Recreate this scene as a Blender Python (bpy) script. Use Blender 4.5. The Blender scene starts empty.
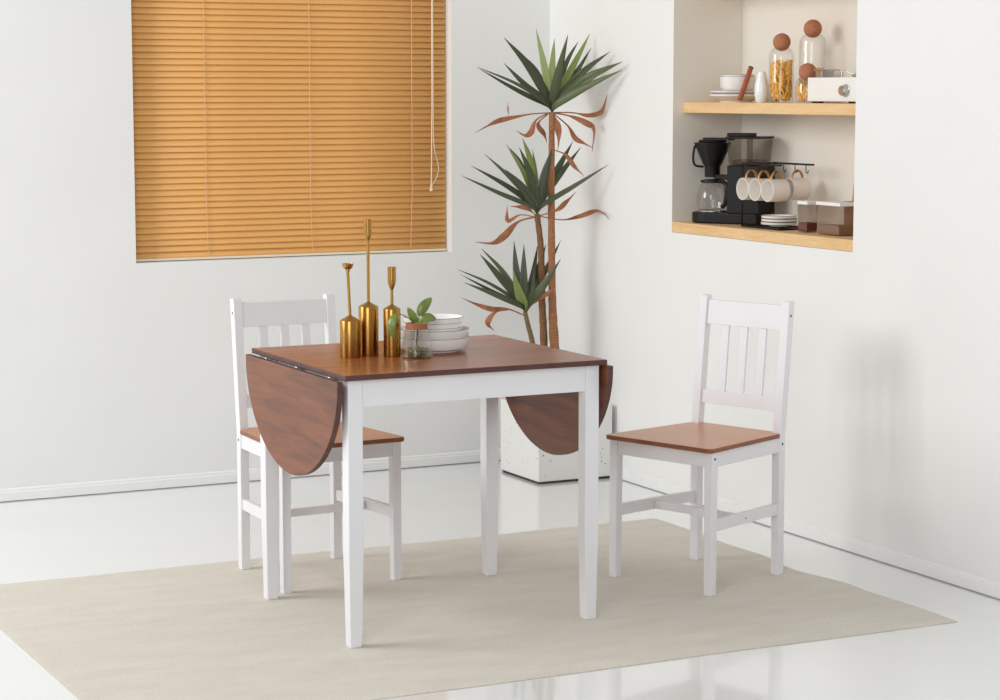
import bpy, bmesh, math, random
from mathutils import Vector, Matrix
random.seed(4)
PI = math.pi
scene = bpy.context.scene
C = scene.collection

# ---------------------------------------------------------------- camera
cam_data = bpy.data.cameras.new('camera')
cam_data.sensor_width = 36.0
cam_data.lens = 2189.08 * 36.0 / 1000.0
cam_data.clip_end = 60
cam = bpy.data.objects.new('camera', cam_data)
C.objects.link(cam)
cam.location = (-2.2301, -5.3755, 1.5102)
cam.rotation_euler = (PI / 2 - 0.11779, 0, -0.46451)
scene.camera = cam

# ---------------------------------------------------------------- world, lamps, exposure
world = bpy.data.worlds.new('studio_daylight')
scene.world = world
world.use_nodes = True
wn = world.node_tree.nodes
wn['Background'].inputs[0].default_value = (1.0, 1.0, 1.0, 1)
wn['Background'].inputs[1].default_value = 0.53

def area_light(name, loc, target, size, size_y, power, color=(1, 1, 1)):
    d = bpy.data.lights.new(name, 'AREA')
    d.shape = 'RECTANGLE'
    d.size = size
    d.size_y = size_y
    d.energy = power
    d.color = color
    o = bpy.data.objects.new(name, d)
    C.objects.link(o)
    o.location = loc
    o.rotation_euler = (Vector(target) - Vector(loc)).to_track_quat('-Z', 'Y').to_euler()
    return o

area_light('key_softbox', (-3.6, 1.5, 2.7), (0.9, 0.5, 0.4), 2.1, 2.1, 122, (1.0, 1.0, 0.995))
area_light('front_fill', (-3.2, -4.8, 2.5), (1.0, 1.2, 0.8), 2.6, 2.6, 112, (1.0, 1.0, 1.0))  # added fill light, out of view beside the camera

scene.view_settings.view_transform = 'Standard'
scene.view_settings.look = 'None'
scene.view_settings.gamma = 1
scene.view_settings.use_curve_mapping = False
scene.view_settings.exposure = 0.0

# ---------------------------------------------------------------- colour and material helpers
def lin(c):
    c = c / 255.0
    return c / 12.92 if c <= 0.04045 else ((c + 0.055) / 1.055) ** 2.4

def rgb(r, g, b):
    return (lin(r), lin(g), lin(b), 1.0)

def new_mat(name):
    m = bpy.data.materials.new(name)
    m.use_nodes = True
    nt = m.node_tree
    return m, nt, nt.nodes['Principled BSDF']

def coords(nt, scale, kind='Object'):
    tc = nt.nodes.new('ShaderNodeTexCoord')
    mp = nt.nodes.new('ShaderNodeMapping')
    mp.inputs['Scale'].default_value = scale
    nt.links.new(tc.outputs[kind], mp.inputs['Vector'])
    return mp.outputs['Vector']

def noise(nt, vec, scale, detail=4, rough=0.55, dist=0.0):
    n = nt.nodes.new('ShaderNodeTexNoise')
    n.inputs['Scale'].default_value = scale
    n.inputs['Detail'].default_value = detail
    n.inputs['Roughness'].default_value = rough
    n.inputs['Distortion'].default_value = dist
    nt.links.new(vec, n.inputs['Vector'])
    return n.outputs['Fac']

def ramp(nt, fac, stops, interp='LINEAR'):
    r = nt.nodes.new('ShaderNodeValToRGB')
    r.color_ramp.interpolation = interp
    el = r.color_ramp.elements
    while len(el) < len(stops):
        el.new(0.5)
    for e, (p, c) in zip(el, stops):
        e.position = p
        e.color = c
    nt.links.new(fac, r.inputs['Fac'])
    return r.outputs['Color']

def bump(nt, b, fac, strength, dist):
    n = nt.nodes.new('ShaderNodeBump')
    n.inputs['Strength'].default_value = strength
    n.inputs['Distance'].default_value = dist
    nt.links.new(fac, n.inputs['Height'])
    nt.links.new(n.outputs['Normal'], b.inputs['Normal'])

def plain(name, color, rough=0.5, metal=0.0, vary=0.04, scale=20, coat=0.0, bump_s=0.0, bscale=200, bdist=0.001):
    m, nt, b = new_mat(name)
    v = coords(nt, (1, 1, 1))
    f = noise(nt, v, scale)
    lo = tuple(max(0, c * (1 - vary)) for c in color[:3]) + (1,)
    hi = tuple(min(1, c * (1 + vary)) for c in color[:3]) + (1,)
    nt.links.new(ramp(nt, f, [(0.3, lo), (0.7, hi)]), b.inputs['Base Color'])
    b.inputs['Roughness'].default_value = rough
    b.inputs['Metallic'].default_value = metal
    b.inputs['Coat Weight'].default_value = coat
    b.inputs['Coat Roughness'].default_value = 0.1
    if bump_s:
        bump(nt, b, noise(nt, v, bscale, 3), bump_s, bdist)
    return m

def wood(name, dark, mid, light, stretch, rough=0.35, coat=0.3, scale=6, ring=0.6, board=None, spec=0.5):
    """boards glued side by side; stretch = mapping scale, small along the grain"""
    m, nt, b = new_mat(name)
    v = coords(nt, stretch)
    f = noise(nt, v, scale, 6, 0.6, ring)
    col = ramp(nt, f, [(0.25, dark), (0.5, mid), (0.78, light)])
    fine = noise(nt, v, scale * 9, 3, 0.7)
    mix = nt.nodes.new('ShaderNodeMix')
    mix.data_type = 'RGBA'
    mix.blend_type = 'MULTIPLY'
    mix.inputs[0].default_value = 0.35
    nt.links.new(col, mix.inputs[6])
    nt.links.new(ramp(nt, fine, [(0.3, (0.6, 0.55, 0.5, 1)), (0.62, (1, 1, 1, 1))]), mix.inputs[7])
    out = mix.outputs[2]
    if board:
        axis, width = board
        tc = nt.nodes.new('ShaderNodeTexCoord')
        sp = nt.nodes.new('ShaderNodeSeparateXYZ')
        nt.links.new(tc.outputs['Object'], sp.inputs[0])
        d = nt.nodes.new('ShaderNodeMath'); d.operation = 'DIVIDE'; d.inputs[1].default_value = width
        nt.links.new(sp.outputs[axis], d.inputs[0])
        fl = nt.nodes.new('ShaderNodeMath'); fl.operation = 'FLOOR'
        nt.links.new(d.outputs[0], fl.inputs[0])
        wnn = nt.nodes.new('ShaderNodeTexWhiteNoise'); wnn.noise_dimensions = '1D'
        nt.links.new(fl.outputs[0], wnn.inputs['W'])
        tone = ramp(nt, wnn.outputs['Value'], [(0.0, (0.80, 0.77, 0.74, 1)), (1.0, (1.0, 1.0, 1.0, 1))])
        m2 = nt.nodes.new('ShaderNodeMix'); m2.data_type = 'RGBA'; m2.blend_type = 'MULTIPLY'
        m2.inputs[0].default_value = 0.8
        nt.links.new(out, m2.inputs[6]); nt.links.new(tone, m2.inputs[7])
        out = m2.outputs[2]
    nt.links.new(out, b.inputs['Base Color'])
    b.inputs['Roughness'].default_value = rough
    b.inputs['Coat Weight'].default_value = coat
    b.inputs['Coat Roughness'].default_value = 0.18
    b.inputs['Specular IOR Level'].default_value = spec
    bump(nt, b, fine, 0.06, 0.0005)
    return m

def glass(name, color=(1, 1, 1, 1), rough=0.0, ior=1.45):
    """thin-walled clear glass: mostly see-through with a mirror sheen at grazing angles"""
    m, nt, b = new_mat(name)
    nt.nodes.remove(b)
    out = nt.nodes['Material Output']
    tr = nt.nodes.new('ShaderNodeBsdfTransparent'); tr.inputs[0].default_value = color
    gl = nt.nodes.new('ShaderNodeBsdfGlossy'); gl.inputs['Roughness'].default_value = 0.03 + rough
    lw = nt.nodes.new('ShaderNodeLayerWeight'); lw.inputs['Blend'].default_value = 0.25
    mp = nt.nodes.new('ShaderNodeMath'); mp.operation = 'MULTIPLY_ADD'
    mp.inputs[1].default_value = 0.30; mp.inputs[2].default_value = 0.02
    nt.links.new(lw.outputs['Facing'], mp.inputs[0])
    mx = nt.nodes.new('ShaderNodeMixShader')
    nt.links.new(mp.outputs[0], mx.inputs[0])
    nt.links.new(tr.outputs[0], mx.inputs[1]); nt.links.new(gl.outputs[0], mx.inputs[2])
    nt.links.new(mx.outputs[0], out.inputs['Surface'])
    return m

M = {}
M['wall'] = plain('wall_paint', rgb(236, 236, 234), 0.75, vary=0.012, scale=3, bump_s=0.1, bscale=90)
M['niche'] = plain('niche_warm_white', rgb(235, 231, 222), 0.75, vary=0.012, scale=3)  # niche faces, slightly warmer than the main wall white
M['trim'] = plain('trim_paint', rgb(240, 240, 238), 0.4, vary=0.01)
M['white_wood'] = plain('white_painted_wood', rgb(232, 232, 235), 0.38, vary=0.015, scale=9, coat=0.15, bump_s=0.05, bscale=60)
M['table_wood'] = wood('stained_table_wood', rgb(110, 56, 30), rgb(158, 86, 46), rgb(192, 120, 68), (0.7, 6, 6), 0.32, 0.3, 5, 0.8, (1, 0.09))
M['table_edge'] = wood('stained_table_edge', rgb(70, 42, 38), rgb(88, 54, 48), rgb(104, 66, 58), (2, 2, 8), 0.5, 0.1, 8)
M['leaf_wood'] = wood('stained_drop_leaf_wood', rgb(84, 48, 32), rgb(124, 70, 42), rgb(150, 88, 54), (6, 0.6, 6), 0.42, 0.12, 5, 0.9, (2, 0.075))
M['seat_wood'] = wood('stained_seat_wood', rgb(192, 124, 76), rgb(200, 132, 84), rgb(208, 142, 94), (0.5, 4, 4), 0.36, 0.3, 4, 0.3)
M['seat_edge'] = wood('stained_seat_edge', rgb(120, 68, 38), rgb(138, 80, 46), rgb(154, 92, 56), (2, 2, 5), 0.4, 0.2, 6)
M['shelf_wood'] = wood('pale_pine', rgb(222, 178, 122), rgb(236, 198, 146), rgb(245, 214, 168), (6, 0.5, 6), 0.5, 0.05, 6, 0.5)
M['screw'] = plain('dark_screw_metal', rgb(70, 68, 66), 0.4, 0.8)
M['brass'] = plain('brushed_brass', rgb(180, 136, 70), 0.27, 1.0, vary=0.05, scale=60)
_nt = M['brass'].node_tree
_tg = _nt.nodes.new('ShaderNodeTangent'); _tg.direction_type = 'RADIAL'; _tg.axis = 'Z'
_nt.links.new(_tg.outputs[0], _nt.nodes['Principled BSDF'].inputs['Tangent'])
_nt.nodes['Principled BSDF'].inputs['Anisotropic'].default_value = 0.85
_nt.nodes['Principled BSDF'].inputs['Anisotropic Rotation'].default_value = 0.25
M['ceramic'] = plain('white_ceramic', rgb(238, 237, 234), 0.2, vary=0.01, coat=0.5)
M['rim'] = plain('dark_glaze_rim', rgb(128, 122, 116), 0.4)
M['black'] = plain('black_plastic', rgb(17, 17, 18), 0.42, vary=0.1, scale=40)
M['black'].node_tree.nodes['Principled BSDF'].inputs['Specular IOR Level'].default_value = 0.3
M['black_metal'] = plain('black_coated_wire', rgb(22, 22, 23), 0.4, 0.2)
M['collar'] = plain('brown_cork_collar', rgb(160, 100, 68), 0.8, vary=0.2, scale=200)
M['cork'] = plain('red_brown_cork', rgb(178, 116, 84), 0.85, vary=0.3, scale=260, bump_s=0.3, bscale=300)
M['glass'] = glass('clear_glass', (0.995, 0.995, 0.992, 1))
M['smoke_glass'] = glass('smoky_plastic', (0.70, 0.66, 0.62, 1))
M['pane'] = glass('window_glass', (0.97, 0.98, 0.98, 1))
M['water'] = glass('greenish_water', (0.93, 0.93, 0.68, 1))
M['gold'] = plain('tan_gold_glaze', rgb(196, 140, 78), 0.3, 0.45)
M['cream'] = plain('cream_stoneware', rgb(240, 234, 226), 0.35, vary=0.02)
M['red_wood'] = plain('reddish_beech', rgb(168, 88, 54), 0.45, vary=0.15, scale=40)
M['dark_cap'] = plain('dark_end_cap', rgb(84, 52, 44), 0.5)
M['steel'] = plain('brushed_steel', rgb(190, 190, 190), 0.28, 1.0)
M['enamel'] = plain('white_enamel', rgb(240, 239, 234), 0.3, vary=0.01, coat=0.3)
M['box_wood'] = plain('orange_brown_wood', rgb(196, 134, 96), 0.5, vary=0.12, scale=30)
M['clear_box'] = glass('clear_plastic_box', (0.88, 0.87, 0.86, 1), 0.1)
M['lid'] = plain('white_plastic_lid', rgb(238, 238, 238), 0.4, vary=0.01)
M['beans'] = plain('red_beans', rgb(128, 66, 52), 0.6, vary=0.5, scale=160, bump_s=0.8, bscale=160, bdist=0.004)
M['grain'] = plain('brown_grain', rgb(164, 124, 88), 0.8, vary=0.2, scale=300, bump_s=0.5, bscale=300)
M['pasta'] = plain('dry_pasta', rgb(252, 188, 78), 0.5, vary=0.12, scale=60)
M['soil'] = plain('potting_soil', rgb(70, 52, 40), 0.95, vary=0.4, scale=80, bump_s=1, bscale=80, bdist=0.01)
M['blind'] = plain('honey_blind_slat', rgb(237, 178, 104), 0.5, vary=0.01, scale=2)
M['blind_rail'] = plain('cream_blind_rail', rgb(240, 230, 210), 0.45, vary=0.02)
M['cord'] = plain('cream_cord', rgb(240, 216, 186), 0.7)
M['ladder'] = plain('thin_blind_ladder', rgb(226, 184, 140), 0.7)
M['upvc'] = plain('white_window_frame', rgb(236, 236, 236), 0.35)
M['dead'] = plain('dried_leaf', rgb(164, 106, 70), 0.7, vary=0.35, scale=25)
M['leaf_green'] = plain('potted_cutting_leaf', rgb(116, 138, 60), 0.4, vary=0.3, scale=30, coat=0.2)
M['stem_green'] = plain('green_stem', rgb(92, 104, 60), 0.6, vary=0.2)
M['rust'] = plain('pink_brown_floor_gap', rgb(120, 116, 110), 0.8)

def make_floor_mat():
    m, nt, b = new_mat('glossy_white_floor')
    v = coords(nt, (1, 1, 1))
    f = noise(nt, v, 1.4, 4)
    nt.links.new(ramp(nt, f, [(0.3, rgb(236, 237, 236)), (0.7, rgb(242, 243, 242))]), b.inputs['Base Color'])
    b.inputs['Roughness'].default_value = 0.22
    b.inputs['Coat Weight'].default_value = 0.9
    b.inputs['Coat Roughness'].default_value = 0.05
    b.inputs['Coat IOR'].default_value = 1.6
    bump(nt, b, noise(nt, v, 2.2, 2), 0.05, 0.01)
    return m
M['floor'] = make_floor_mat()

def make_rug_mat():
    m, nt, b = new_mat('beige_wool_rug')
    v = coords(nt, (1, 3.2, 1))
    f1 = noise(nt, v, 4, 5)
    v2 = coords(nt, (1, 1, 1))
    f2 = noise(nt, v2, 150, 6, 0.75)
    c1 = ramp(nt, f1, [(0.3, rgb(211, 205, 192)), (0.7, rgb(221, 215, 204))])
    c2 = ramp(nt, f2, [(0.35, (0.84, 0.83, 0.80, 1)), (0.6, (1.0, 1.0, 1.0, 1))])
    mx = nt.nodes.new('ShaderNodeMix'); mx.data_type = 'RGBA'; mx.blend_type = 'MULTIPLY'; mx.inputs[0].default_value = 0.9
    nt.links.new(c1, mx.inputs[6]); nt.links.new(c2, mx.inputs[7])
    nt.links.new(mx.outputs[2], b.inputs['Base Color'])
    b.inputs['Roughness'].default_value = 0.95
    b.inputs['Specular IOR Level'].default_value = 0.1
    b.inputs['Sheen Weight'].default_value = 0.2
    bump(nt, b, f2, 0.6, 0.003)
    return m
M['rug'] = make_rug_mat()

def make_planter_mat():
    m, nt, b = new_mat('pitted_white_concrete')
    v = coords(nt, (1, 1, 1))
    vo = nt.nodes.new('ShaderNodeTexVoronoi')
    vo.inputs['Scale'].default_value = 58
    nt.links.new(v, vo.inputs['Vector'])
    big = noise(nt, v, 9, 2)
    ad = nt.nodes.new('ShaderNodeMath'); ad.operation = 'MULTIPLY_ADD'
    ad.inputs[1].default_value = -0.55; ad.inputs[2].default_value = 0.30
    nt.links.new(big, ad.inputs[0])
    sm = nt.nodes.new('ShaderNodeMath'); sm.operation = 'ADD'
    nt.links.new(vo.outputs['Distance'], sm.inputs[0]); nt.links.new(ad.outputs[0], sm.inputs[1])
    col = ramp(nt, sm.outputs[0], [(0.09, rgb(130, 130, 128)), (0.15, rgb(232, 231, 228))])
    nt.links.new(col, b.inputs['Base Color'])
    b.inputs['Roughness'].default_value = 0.7
    bump(nt, b, sm.outputs[0], 0.2, 0.002)
    return m
M['planter'] = make_planter_mat()

def make_leaf_mat(name, a, c, d):
    m, nt, b = new_mat(name)
    g = nt.nodes.new('ShaderNodeNewGeometry')
    v = coords(nt, (1, 1, 1))
    mx = nt.nodes.new('ShaderNodeMath'); mx.operation = 'MULTIPLY_ADD'
    mx.inputs[1].default_value = 0.8; 
    nt.links.new(g.outputs['Random Per Island'], mx.inputs[0])
    f = noise(nt, v, 18, 3)
    sc = nt.nodes.new('ShaderNodeMath'); sc.operation = 'MULTIPLY'; sc.inputs[1].default_value = 0.25
    nt.links.new(f, sc.inputs[0]); nt.links.new(sc.outputs[0], mx.inputs[2])
    nt.links.new(ramp(nt, mx.outputs[0], [(0.1, a), (0.65, c), (0.97, d)]), b.inputs['Base Color'])
    b.inputs['Roughness'].default_value = 0.42
    b.inputs['Subsurface Weight'].default_value = 0.0
    return m
M['dracaena'] = make_leaf_mat('dracaena_leaf', rgb(56, 62, 46), rgb(78, 88, 58), rgb(100, 112, 70))
M['dracaena_young'] = make_leaf_mat('young_dracaena_leaf', rgb(112, 130, 66), rgb(132, 150, 82), rgb(150, 164, 104))

def make_bark(name, a, c):
    m, nt, b = new_mat(name)
    v = coords(nt, (1, 1, 1))
    w = nt.nodes.new('ShaderNodeTexWave')
    w.wave_type = 'BANDS'; w.bands_direction = 'Z'
    w.inputs['Scale'].default_value = 50
    w.inputs['Distortion'].default_value = 11
    w.inputs['Detail'].default_value = 3
    nt.links.new(v, w.inputs['Vector'])
    n = noise(nt, v, 30, 4)
    ml = nt.nodes.new('ShaderNodeMath'); ml.operation = 'MULTIPLY_ADD'; ml.inputs[1].default_value = 0.5
    nt.links.new(w.outputs['Fac'], ml.inputs[0])
    s = nt.nodes.new('ShaderNodeMath'); s.operation = 'MULTIPLY'; s.inputs[1].default_value = 0.5
    nt.links.new(n, s.inputs[0]); nt.links.new(s.outputs[0], ml.inputs[2])
    nt.links.new(ramp(nt, ml.outputs[0], [(0.3, a), (0.62, c)]), b.inputs['Base Color'])
    b.inputs['Roughness'].default_value = 0.8
    bump(nt, b, w.outputs['Fac'], 0.5, 0.003)
    return m
M['bark_red'] = make_bark('orange_brown_bark', rgb(130, 84, 56), rgb(182, 126, 84))
M['bark_mid'] = make_bark('grey_orange_bark', rgb(92, 74, 48), rgb(158, 110, 72))
M['bark_green'] = make_bark('olive_brown_bark', rgb(84, 74, 52), rgb(140, 116, 80))

# ---------------------------------------------------------------- mesh helpers
def new_bm():
    return bmesh.new()

def box(bm, x0, x1, y0, y1, z0, z1, mi=0, mat=None):
    co = [(x0, y0, z0), (x1, y0, z0), (x1, y1, z0), (x0, y1, z0), (x0, y0, z1), (x1, y0, z1), (x1, y1, z1), (x0, y1, z1)]
    if mat is not None:
        co = [mat @ Vector(c) for c in co]
    v = [bm.verts.new(c) for c in co]
    for f in ((0, 3, 2, 1), (4, 5, 6, 7), (0, 1, 5, 4), (1, 2, 6, 5), (2, 3, 7, 6), (3, 0, 4, 7)):
        fc = bm.faces.new([v[i] for i in f])
        fc.material_index = mi

def hexa(bm, bottom, top, mi=0):
    """box from two quads (lists of four points)"""
    v = [bm.verts.new(c) for c in list(bottom) + list(top)]
    for f in ((0, 3, 2, 1), (4, 5, 6, 7), (0, 1, 5, 4), (1, 2, 6, 5), (2, 3, 7, 6), (3, 0, 4, 7)):
        bm.faces.new([v[i] for i in f]).material_index = mi

def prism(bm, pts, fn, a, b, cap_mi=0, side_mi=0):
    """polygon pts (u,v) swept from a to b; fn(u,v,w) gives the point"""
    A = [bm.verts.new(fn(u, v, a)) for u, v in pts]
    B = [bm.verts.new(fn(u, v, b)) for u, v in pts]
    bm.faces.new(A[::-1]).material_index = cap_mi
    bm.faces.new(B).material_index = cap_mi
    n = len(pts)
    for i in range(n):
        bm.faces.new([A[i], A[(i + 1) % n], B[(i + 1) % n], B[i]]).material_index = side_mi

def lathe(bm, prof, seg=32, center=(0, 0, 0), mi=None, mat=None):
    """profile of (r, z) revolved about z; r=0 closes to a point"""
    cx, cy, cz = center
    rings = []
    for r, z in prof:
        if r <= 1e-6:
            p = Vector((cx, cy, cz + z))
            rings.append([bm.verts.new(mat @ p if mat else p)])
        else:
            ring = []
            for i in range(seg):
                a = 2 * PI * i / seg
                p = Vector((cx + r * math.cos(a), cy + r * math.sin(a), cz + z))
                ring.append(bm.verts.new(mat @ p if mat else p))
            rings.append(ring)
    for k in range(len(rings) - 1):
        A, B = rings[k], rings[k + 1]
        for i in range(seg):
            j = (i + 1) % seg
            if len(A) == 1 and len(B) == 1:
                continue
            if len(A) == 1:
                f = bm.faces.new([A[0], B[j], B[i]])
            elif len(B) == 1:
                f = bm.faces.new([A[i], A[j], B[0]])
            else:
                f = bm.faces.new([A[i], A[j], B[j], B[i]])
            f.smooth = True
            if mi is not None:
                f.material_index = mi[k]

def tube(bm, pts, r, seg=8, closed=False):
    pts = [Vector(p) for p in pts]
    n = len(pts)
    rs = r if isinstance(r, (list, tuple)) else [r] * n
    rings = []
    prev = None
    for i, p in enumerate(pts):
        if closed:
            t = pts[(i + 1) % n] - pts[i - 1]
        else:
            t = pts[min(i + 1, n - 1)] - pts[max(i - 1, 0)]
        t.normalize()
        if prev is None:
            up = Vector((0, 0, 1)) if abs(t.z) < 0.9 else Vector((1, 0, 0))
            u = t.cross(up).normalized()
        else:
            u = (prev - t * prev.dot(t)).normalized()
        prev = u
        w = t.cross(u)
        rings.append([bm.verts.new(p + rs[i] * (math.cos(2 * PI * k / seg) * u + math.sin(2 * PI * k / seg) * w)) for k in range(seg)])
    m = n if closed else n - 1
    for i in range(m):
        A, B = rings[i], rings[(i + 1) % n]
        for k in range(seg):
            f = bm.faces.new([A[k], A[(k + 1) % seg], B[(k + 1) % seg], B[k]])
            f.smooth = True
    if not closed:
        bm.faces.new(rings[0][::-1])
        bm.faces.new(rings[-1])

def smooth_path(pts, n=6):
    """Catmull-Rom through pts"""
    P = [Vector(p) for p in pts]
    P = [P[0] * 2 - P[1]] + P + [P[-1] * 2 - P[-2]]
    out = []
    for i in range(1, len(P) - 2):
        for k in range(n):
            t = k / n
            a, b, c, d = P[i - 1], P[i], P[i + 1], P[i + 2]
            out.append(0.5 * ((2 * b) + (c - a) * t + (2 * a - 5 * b + 4 * c - d) * t * t + (3 * b - a - 3 * c + d) * t ** 3))
    out.append(P[-2])
    return out

def obj(name, bm, mats, parent=None, bevel=0.0, bseg=2, solid=0.0, smooth=False, loc=None):
    bmesh.ops.recalc_face_normals(bm, faces=bm.faces[:])
    for e in bm.edges:
        if len(e.link_faces) == 2 and e.calc_face_angle(0.0) > math.radians(36):
            e.smooth = False
    me = bpy.data.meshes.new(name)
    bm.to_mesh(me)
    bm.free()
    if not isinstance(mats, (list, tuple)):
        mats = [mats]
    for m in mats:
        me.materials.append(m)
    if smooth:
        for p in me.polygons:
            p.use_smooth = True
    o = bpy.data.objects.new(name, me)
    C.objects.link(o)
    if loc:
        o.location = loc
    if parent:
        o.parent = parent
    if solid:
        s = o.modifiers.new('thickness', 'SOLIDIFY')
        s.thickness = solid
        s.offset = 0
    if bevel:
        b = o.modifiers.new('edge', 'BEVEL')
        b.width = bevel
        b.segments = bseg
        b.limit_method = 'ANGLE'
        b.angle_limit = math.radians(35)
        b.harden_normals = False
    return o

def tag(o, label, cat, group=None):
    o['label'] = label
    o['category'] = cat
    if group:
        o['group'] = group
    return o

def thing(name, label, cat, loc=(0, 0, 0), rotz=0, group=None):
    o = bpy.data.objects.new(name, None)
    o.empty_display_size = 0.05
    C.objects.link(o)
    o.location = loc
    o.rotation_euler = (0, 0, rotz)
    return tag(o, label, cat, group)

def struct(name, bm, m, bevel=0.0, parent=None):
    o = obj(name, bm, m, parent, bevel)
    if parent is None:
        o['kind'] = 'structure'
    return o

def copy_tree(o, parent=None):
    c = o.copy()
    C.objects.link(c)
    if parent is not None:
        c.parent = parent
    for ch in list(o.children):
        copy_tree(ch, c)
    return c

# ================================================================ the room
XR = 1.998          # face of the right wall
YB = 2.609          # face of the back wall
AY0, AY1, AX = 0.49, 1.632, 2.300   # shelf niche: near side, far side, back
WX0, WX1, WZ0, WZ1 = 0.235, 1.553, 0.864, 2.16   # window opening

FZ = -0.0050
b = new_bm(); box(b, -4.0, 2.6, -7.5, 2.9, -0.06, FZ)
struct('floor', b, M['floor'])

b = new_bm()
box(b, -2.6, WX0, YB, YB + 0.22, FZ, 2.75)
box(b, WX1, XR + 0.34, YB, YB + 0.22, FZ, 2.75)
box(b, WX0, WX1, YB, YB + 0.22, FZ, WZ0)
box(b, WX0, WX1, YB, YB + 0.22, WZ1, 2.75)
bmesh.ops.remove_doubles(b, verts=b.verts[:], dist=1e-5)
struct('wall_back', b, M['wall'])

b = new_bm()
box(b, XR, XR + 0.34, AY1, YB, FZ, 0.987)
box(b, XR, XR + 0.34, AY1, YB, 0.987, 2.35)
box(b, XR, XR + 0.34, AY1, YB, 2.35, 2.75)
box(b, XR, XR + 0.34, -1.6, AY0, FZ, 0.987)
box(b, XR, XR + 0.34, -1.6, AY0, 0.987, 2.35)
box(b, XR, XR + 0.34, -1.6, AY0, 2.35, 2.75)
box(b, XR, XR + 0.34, AY0, AY1, FZ, 0.987)
box(b, XR, XR + 0.34, AY0, AY1, 2.35, 2.75)
box(b, AX, XR + 0.34, AY0, AY1, 0.987, 2.35)
wr = struct('wall_right', b, M['wall'])
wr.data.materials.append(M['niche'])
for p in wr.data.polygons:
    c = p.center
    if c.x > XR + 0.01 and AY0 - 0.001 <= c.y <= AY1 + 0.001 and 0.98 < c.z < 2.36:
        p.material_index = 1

def baseboard(name, fn, a, b_):
    bm = new_bm()
    prof = [(0.0, -0.0010), (0.012, -0.0010), (0.012, 0.030), (0.009, 0.033), (0.009, 0.040), (0.004, 0.044), (0.0, 0.044)]
    prism(bm, prof, fn, a, b_)
    struct(name, bm, M['trim'])
baseboard('baseboard_back', lambda u, v, w: (w, YB - u, v), -2.6, XR - 0.0005)
baseboard('baseboard_right', lambda u, v, w: (XR - u, w, v), -1.6, YB - 0.0125)

# window: frame, mullion and panes behind the blind
w = bpy.data.objects.new('window_1', None); C.objects.link(w); w['kind'] = 'structure'
w.location = (0.5 * (WX0 + WX1), YB + 0.13, WZ0)
hw = 0.5 * (WX1 - WX0) - 0.001
hz = WZ1 - WZ0 - 0.001
b = new_bm()
for x0, x1 in ((-hw, -hw + 0.05), (-0.03, 0.03), (hw - 0.05, hw)):
    box(b, x0, x1, -0.03, 0.03, 0.001, hz)
for z0, z1 in ((0.001, 0.05), (hz - 0.05, hz)):
    box(b, -hw + 0.05, -0.03, -0.03, 0.03, z0, z1)
    box(b, 0.03, hw - 0.05, -0.03, 0.03, z0, z1)
obj('window_frame', b, M['upvc'], w, 0.002)
for x0, x1 in ((-hw + 0.05, -0.03), (0.03, hw - 0.05)):
    b = new_bm(); box(b, x0, x1, -0.004, 0.004, 0.05, hz - 0.05)
    obj('window_pane', b, M['pane'], w)

# ================================================================ venetian blind
vb = thing('venetian_blind', 'closed honey orange venetian blind hanging in the window', 'blind', (0.5 * (WX0 + WX1), YB + 0.05, WZ0))
bx0, bx1 = -0.5 * (WX1 - WX0) + 0.006, 0.5 * (WX1 - WX0) - 0.004
b = new_bm()
pitch = 0.02365
n = 0
z = 0.0250
while z < WZ1 - WZ0 - 0.05:
    # slat: shallow arc, lower edge towards the room
    tilt = math.radians(68)
    prof = []
    for k in range(6):
        t = -0.5 + k / 5
        u = t * 0.0268
        s = 0.0022 * (1 - 4 * t * t)
        yy = u * math.cos(tilt) * 1.0 - s * math.sin(tilt)
        zz = u * math.sin(tilt) + s * math.cos(tilt)
        prof.append((yy, zz + z))
    rows = []
    for x in (bx0, bx0 + (bx1 - bx0) / 3, bx0 + 2 * (bx1 - bx0) / 3, bx1):
        sag = random.uniform(-0.0006, 0.0006)
        rows.append([b.verts.new((x, yy, zz + sag)) for yy, zz in prof])
    for r in range(3):
        for k in range(5):
            f = b.faces.new([rows[r][k], rows[r + 1][k], rows[r + 1][k + 1], rows[r][k + 1]])
            f.smooth = True
    z += pitch
    n += 1
obj('slats', b, M['blind'], vb, solid=0.0006)
b = new_bm(); box(b, bx0, bx1, -0.011, 0.011, 0.0030, 0.0120)
obj('bottom_rail', b, M['blind_rail'], vb, 0.002)
b = new_bm(); box(b, bx0, bx1, -0.016, 0.018, WZ1 - WZ0 - 0.045, WZ1 - WZ0 - 0.004)
obj('head_rail', b, M['blind_rail'], vb, 0.002)
mx = 0.5 * (WX0 + WX1)
for xt, xb in ((0.531, 0.536), (0.961, 0.966), (1.398, 1.390)):
    b = new_bm()
    tube(b, [(xt - mx, -0.0078, WZ1 - WZ0 - 0.05), (xt - mx, -0.0078, 0.25), (xb - mx, -0.0078, 0.02)], 0.0015, 6)
    obj('ladder_cord', b, M['ladder'], vb)
b = new_bm()
ztop = WZ1 - WZ0 - 0.05
tube(b, [(1.483 - mx, -0.018, ztop), (1.482 - mx, -0.018, 0.60), (1.478 - mx, -0.018, 0.275)], 0.0026, 8)
tube(b, smooth_path([(1.485 - mx, -0.021, ztop), (1.486 - mx, -0.021, 0.55), (1.490 - mx, -0.021, 0.42), (1.508 - mx, -0.021, 0.345), (1.500 - mx, -0.021, 0.30), (1.480 - mx, -0.020, 0.268)], 5), 0.0014, 6)
lc = obj('pull_cord', b, M['cord'], vb)
b = new_bm(); lathe(b, [(0, 0.03), (0.003, 0.03), (0.0035, 0.02), (0.007, 0.003), (0.007, 0), (0, 0)], 12, (1.477 - mx, -0.0185, 0.246))
obj('tassel', b, M['cord'], lc)

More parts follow.
